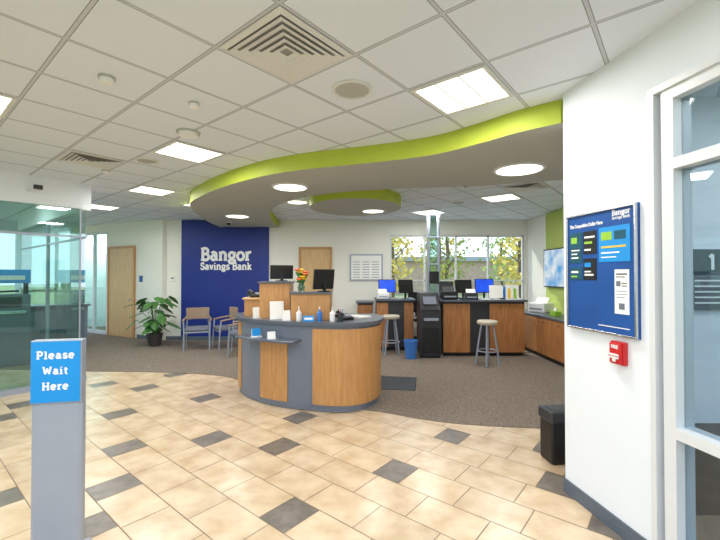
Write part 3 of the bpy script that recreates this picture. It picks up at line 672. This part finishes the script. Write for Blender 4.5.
def plant(name,label,loc,R,H,n,pr,ph):
    t=thing(name,label,'plant',loc)
    part(t,'pot',B().lathe([(0,0),(pr*.75,0),(pr,ph*.9),(pr*1.06,ph*.9),(pr*1.06,ph),(pr*.92,ph),(pr*.9,ph*.85),(0,ph*.85)]),'pot',True)
    part(t,'soil',B().cyl((0,0,ph*.84),(0,0,ph*.87),pr*.9),'soil')
    sb=B(); lb=B()
    for i in range(n):
        a=i*2.4+random.random()*.4; r=R*(.15+.75*random.random()); z=ph+(H-ph)*(.12+.85*random.random()); 
        tip=Vector((r*math.cos(a),r*math.sin(a),z)); sb.tube([(0,0,ph*.85),(tip.x*.35,tip.y*.35,ph+(z-ph)*.7),tip],.006,5)
        d=Vector((math.cos(a)+random.gauss(0,.3),math.sin(a)+random.gauss(0,.3),-.75+random.random()*.6)).normalized(); s=Vector((-math.sin(a),math.cos(a),0)); L=R*.58; W=L*.4; up=s.cross(d)
        prof=[(0,.3),(.12,.85),(.35,1),(.7,.68),(1,.03)]
        rL=[lb._v(tip+d*L*q-Vector((0,0,L*.15*q*q))+s*W*w2+up*.015) for q,w2 in prof]; rC=[lb._v(tip+d*L*q-Vector((0,0,L*.15*q*q))) for q,w2 in prof]; rR=[lb._v(tip+d*L*q-Vector((0,0,L*.15*q*q))-s*W*w2+up*.015) for q,w2 in prof]
        for k in range(4): lb._f([rL[k],rL[k+1],rC[k+1],rC[k]]); lb._f([rC[k],rC[k+1],rR[k+1],rR[k]])
    part(t,'stems',sb,'leaf'); part(t,'leaves',lb,'leaf',True)
plant('potted_plant','large leafy green plant in dark pot by the wall',(-4.78,9.1,.008),.46,1.2,38,.17,.28)
# ---------------------------------------------------------------- waiting chairs
def chair(loc,rz,label):
    t=thing('waiting_chair',label,'chair',loc,rz,group='waiting chairs')
    part(t,'seat',B().box((0,0,.45),(.5,.48,.08)),'seatblue',bevel=.03)
    bk=B()
    cv=[Vector((math.sin(a)*.3,.22+ (1-math.cos(a))*-.22,0)) for a in [(-.9+1.8*k/12) for k in range(13)]]
    part(t,'backrest',bk.strip(cv,-.02,.02,.64,.9),'tan',True,bevel=.012)
    for sx_ in(-1,1):
        part(t,'leg',B().tube([(sx_*.26,-.24,0),(sx_*.26,-.22,.4),(sx_*.27,-.2,.62)],.016),'silver',True)
        part(t,'leg',B().tube([(sx_*.24,.3,0),(sx_*.24,.24,.45),(sx_*.2,.2,.8)],.016),'silver',True)
        part(t,'armrest',B().tube(catmull([(sx_*.27,-.22,.63),(sx_*.28,-.05,.66),(sx_*.25,.1,.68),(sx_*.22,.19,.72)],4),.02),'tan',True)
    part(t,'seat_rail',B().bx(-.25,.25,-.22,-.19,.38,.41).bx(-.24,.24,.2,.23,.38,.41),'silver')
    return t
c1=chair((-3.62,8.7,.008),math.radians(20),'waiting chair with tan curved back and blue-grey seat')
dup(c1,(-3.02,8.85,.008),math.radians(-55)); dup(c1,(-2.45,8.1,.008),math.radians(-80))
# ---------------------------------------------------------------- queue sign
t=thing('queue_sign','silver pedestal sign with blue header panel','sign stand',(-1.78,2.32,0),math.radians(12))
hw=.132
part(t,'pedestal',B().prism([(-hw,-.02),(-hw+.02,-.035),(hw-.02,-.035),(hw,-.02),(hw,.02),(-hw,.02)],.02,.9),'silver',bevel=.004)
part(t,'base_plate',B().bx(-hw-.005,hw+.005,-.1,.1,0,.02),'silver',bevel=.004)
part(t,'header_frame',B().bx(-hw,hw,-.04,.02,.9,1.27),'silver',bevel=.006)
part(t,'header_panel',B().bx(-hw+.006,hw-.006,-.045,-.041,.91,1.262),'signblue')
for i,(s_,wd) in enumerate([('Please',.195),('Wait',.13),('Here',.135)]): slab(t,s_,.04,'white',(0,-.0455,1.165-i*.09),wd,t=.24,depth=.001,track=.1,serif=.7)
# ---------------------------------------------------------------- notice board
t=thing('notice_board','blue notice board with silver frame, leaflets and posters','notice board',NP(.07,1.265),NW)
W,H=.61,.82
part(t,'backing',B().bx(0,W,-.02,-.001,0,H),'navy')
part(t,'frame',B().bx(0,W,-.035,-.001,0,.014).bx(0,W,-.035,-.001,H-.014,H).bx(0,.014,-.035,-.001,.014,H-.014).bx(W-.014,W,-.035,-.001,.014,H-.014),'chrome',bevel=.003)
text(t,'The Competitive Dollar Here',.036,'white',(.03,-.023,.735),align='LEFT',ext=.001,sx=.72,off=.0008)
slab(t,'Bangor',.032,'white',(.49,-.0205,.768),.14,t=.22,depth=.001); slab(t,'Savings Bank',.018,'white',(.49,-.0205,.742),.14,t=.17,depth=.001)
def poster(x,z,w,h,m,items=()):
    p=part(t,'poster',B().bx(x,x+w,-.0235,-.0205,z,z+h),m)
    for (a,c,ww,hh,mm) in items: part(p,'print',B().bx(x+a*w,x+(a+ww)*w,-.0245,-.0236,z+c*h,z+(c+hh)*h),mm)
poster(.03,.47,.12,.22,'teal',[(.1,.65,.5,.2,'lime'),(.12,.15,.6,.05,'paper'),(.12,.28,.5,.04,'paper'),(.12,.4,.7,.04,'paper')])
poster(.165,.53,.12,.16,'black',[(.1,.7,.8,.08,'paper'),(.1,.45,.6,.1,'lime'),(.1,.15,.5,.08,'paper')])
poster(.31,.47,.25,.23,'signblue',[(.08,.62,.36,.24,'lime'),(.52,.62,.36,.24,'teal'),(.08,.4,.8,.05,'yellow'),(.08,.24,.6,.04,'paper'),(.08,.12,.5,.03,'paper')])
poster(.03,.35,.12,.09,'teal',[(.1,.55,.6,.15,'paper'),(.1,.2,.5,.12,'lime')]); poster(.165,.35,.12,.15,'black',[(.1,.6,.5,.2,'signblue'),(.1,.2,.7,.08,'paper'),(.1,.36,.5,.06,'paper')])
poster(.44,.14,.11,.28,'paper',[(.12,.88,.76,.03,'black'),(.12,.82,.6,.02,'black'),(.12,.62,.3,.12,'slate'),(.5,.68,.36,.02,'black'),(.5,.62,.36,.02,'black'),(.12,.5,.76,.02,'silver'),(.12,.43,.76,.02,'silver'),(.12,.36,.6,.02,'silver'),(.3,.1,.4,.14,'slate')])
part(t,'printed_line',B().bx(.3,.55,-.0225,-.0205,.048,.054),'white')
# fire alarm
t=thing('fire_alarm_pull','red fire alarm pull station','fire alarm',NP(.535,1.155),NW)
part(t,'back_box',B().bx(-.052,.052,-.035,-.001,-.07,.075),'red',bevel=.006); part(t,'cover',B().bx(-.045,.045,-.05,-.035,-.062,.066),'red',bevel=.006)
part(t,'pull_handle',B().bx(-.034,.034,-.062,-.051,-.03,.0).bx(-.012,.012,-.06,-.051,-.05,-.03),'white',bevel=.003)
text(t,'FIRE',.03,'white',(0,-.0515,.042),ext=.001,off=.0008); text(t,'PULL DOWN',.013,'red',(0,-.0632,-.014),ext=.0005)
# ---------------------------------------------------------------- bin by wall
t=thing('trash_can','black waste bin with liner beside the wall','trash can',(1.78,3.5,0),.1)
part(t,'body',B().prism([(-.13,-.1),(.13,-.1),(.13,.1),(-.13,.1)],0,.42),'black',bevel=.02); part(t,'liner',B().prism([(-.14,-.11),(.14,-.11),(.14,.11),(-.14,.11)],.36,.46),'dark',bevel=.015); part(t,'opening',B().bx(-.1,.1,-.07,.07,.46,.463),'dark')
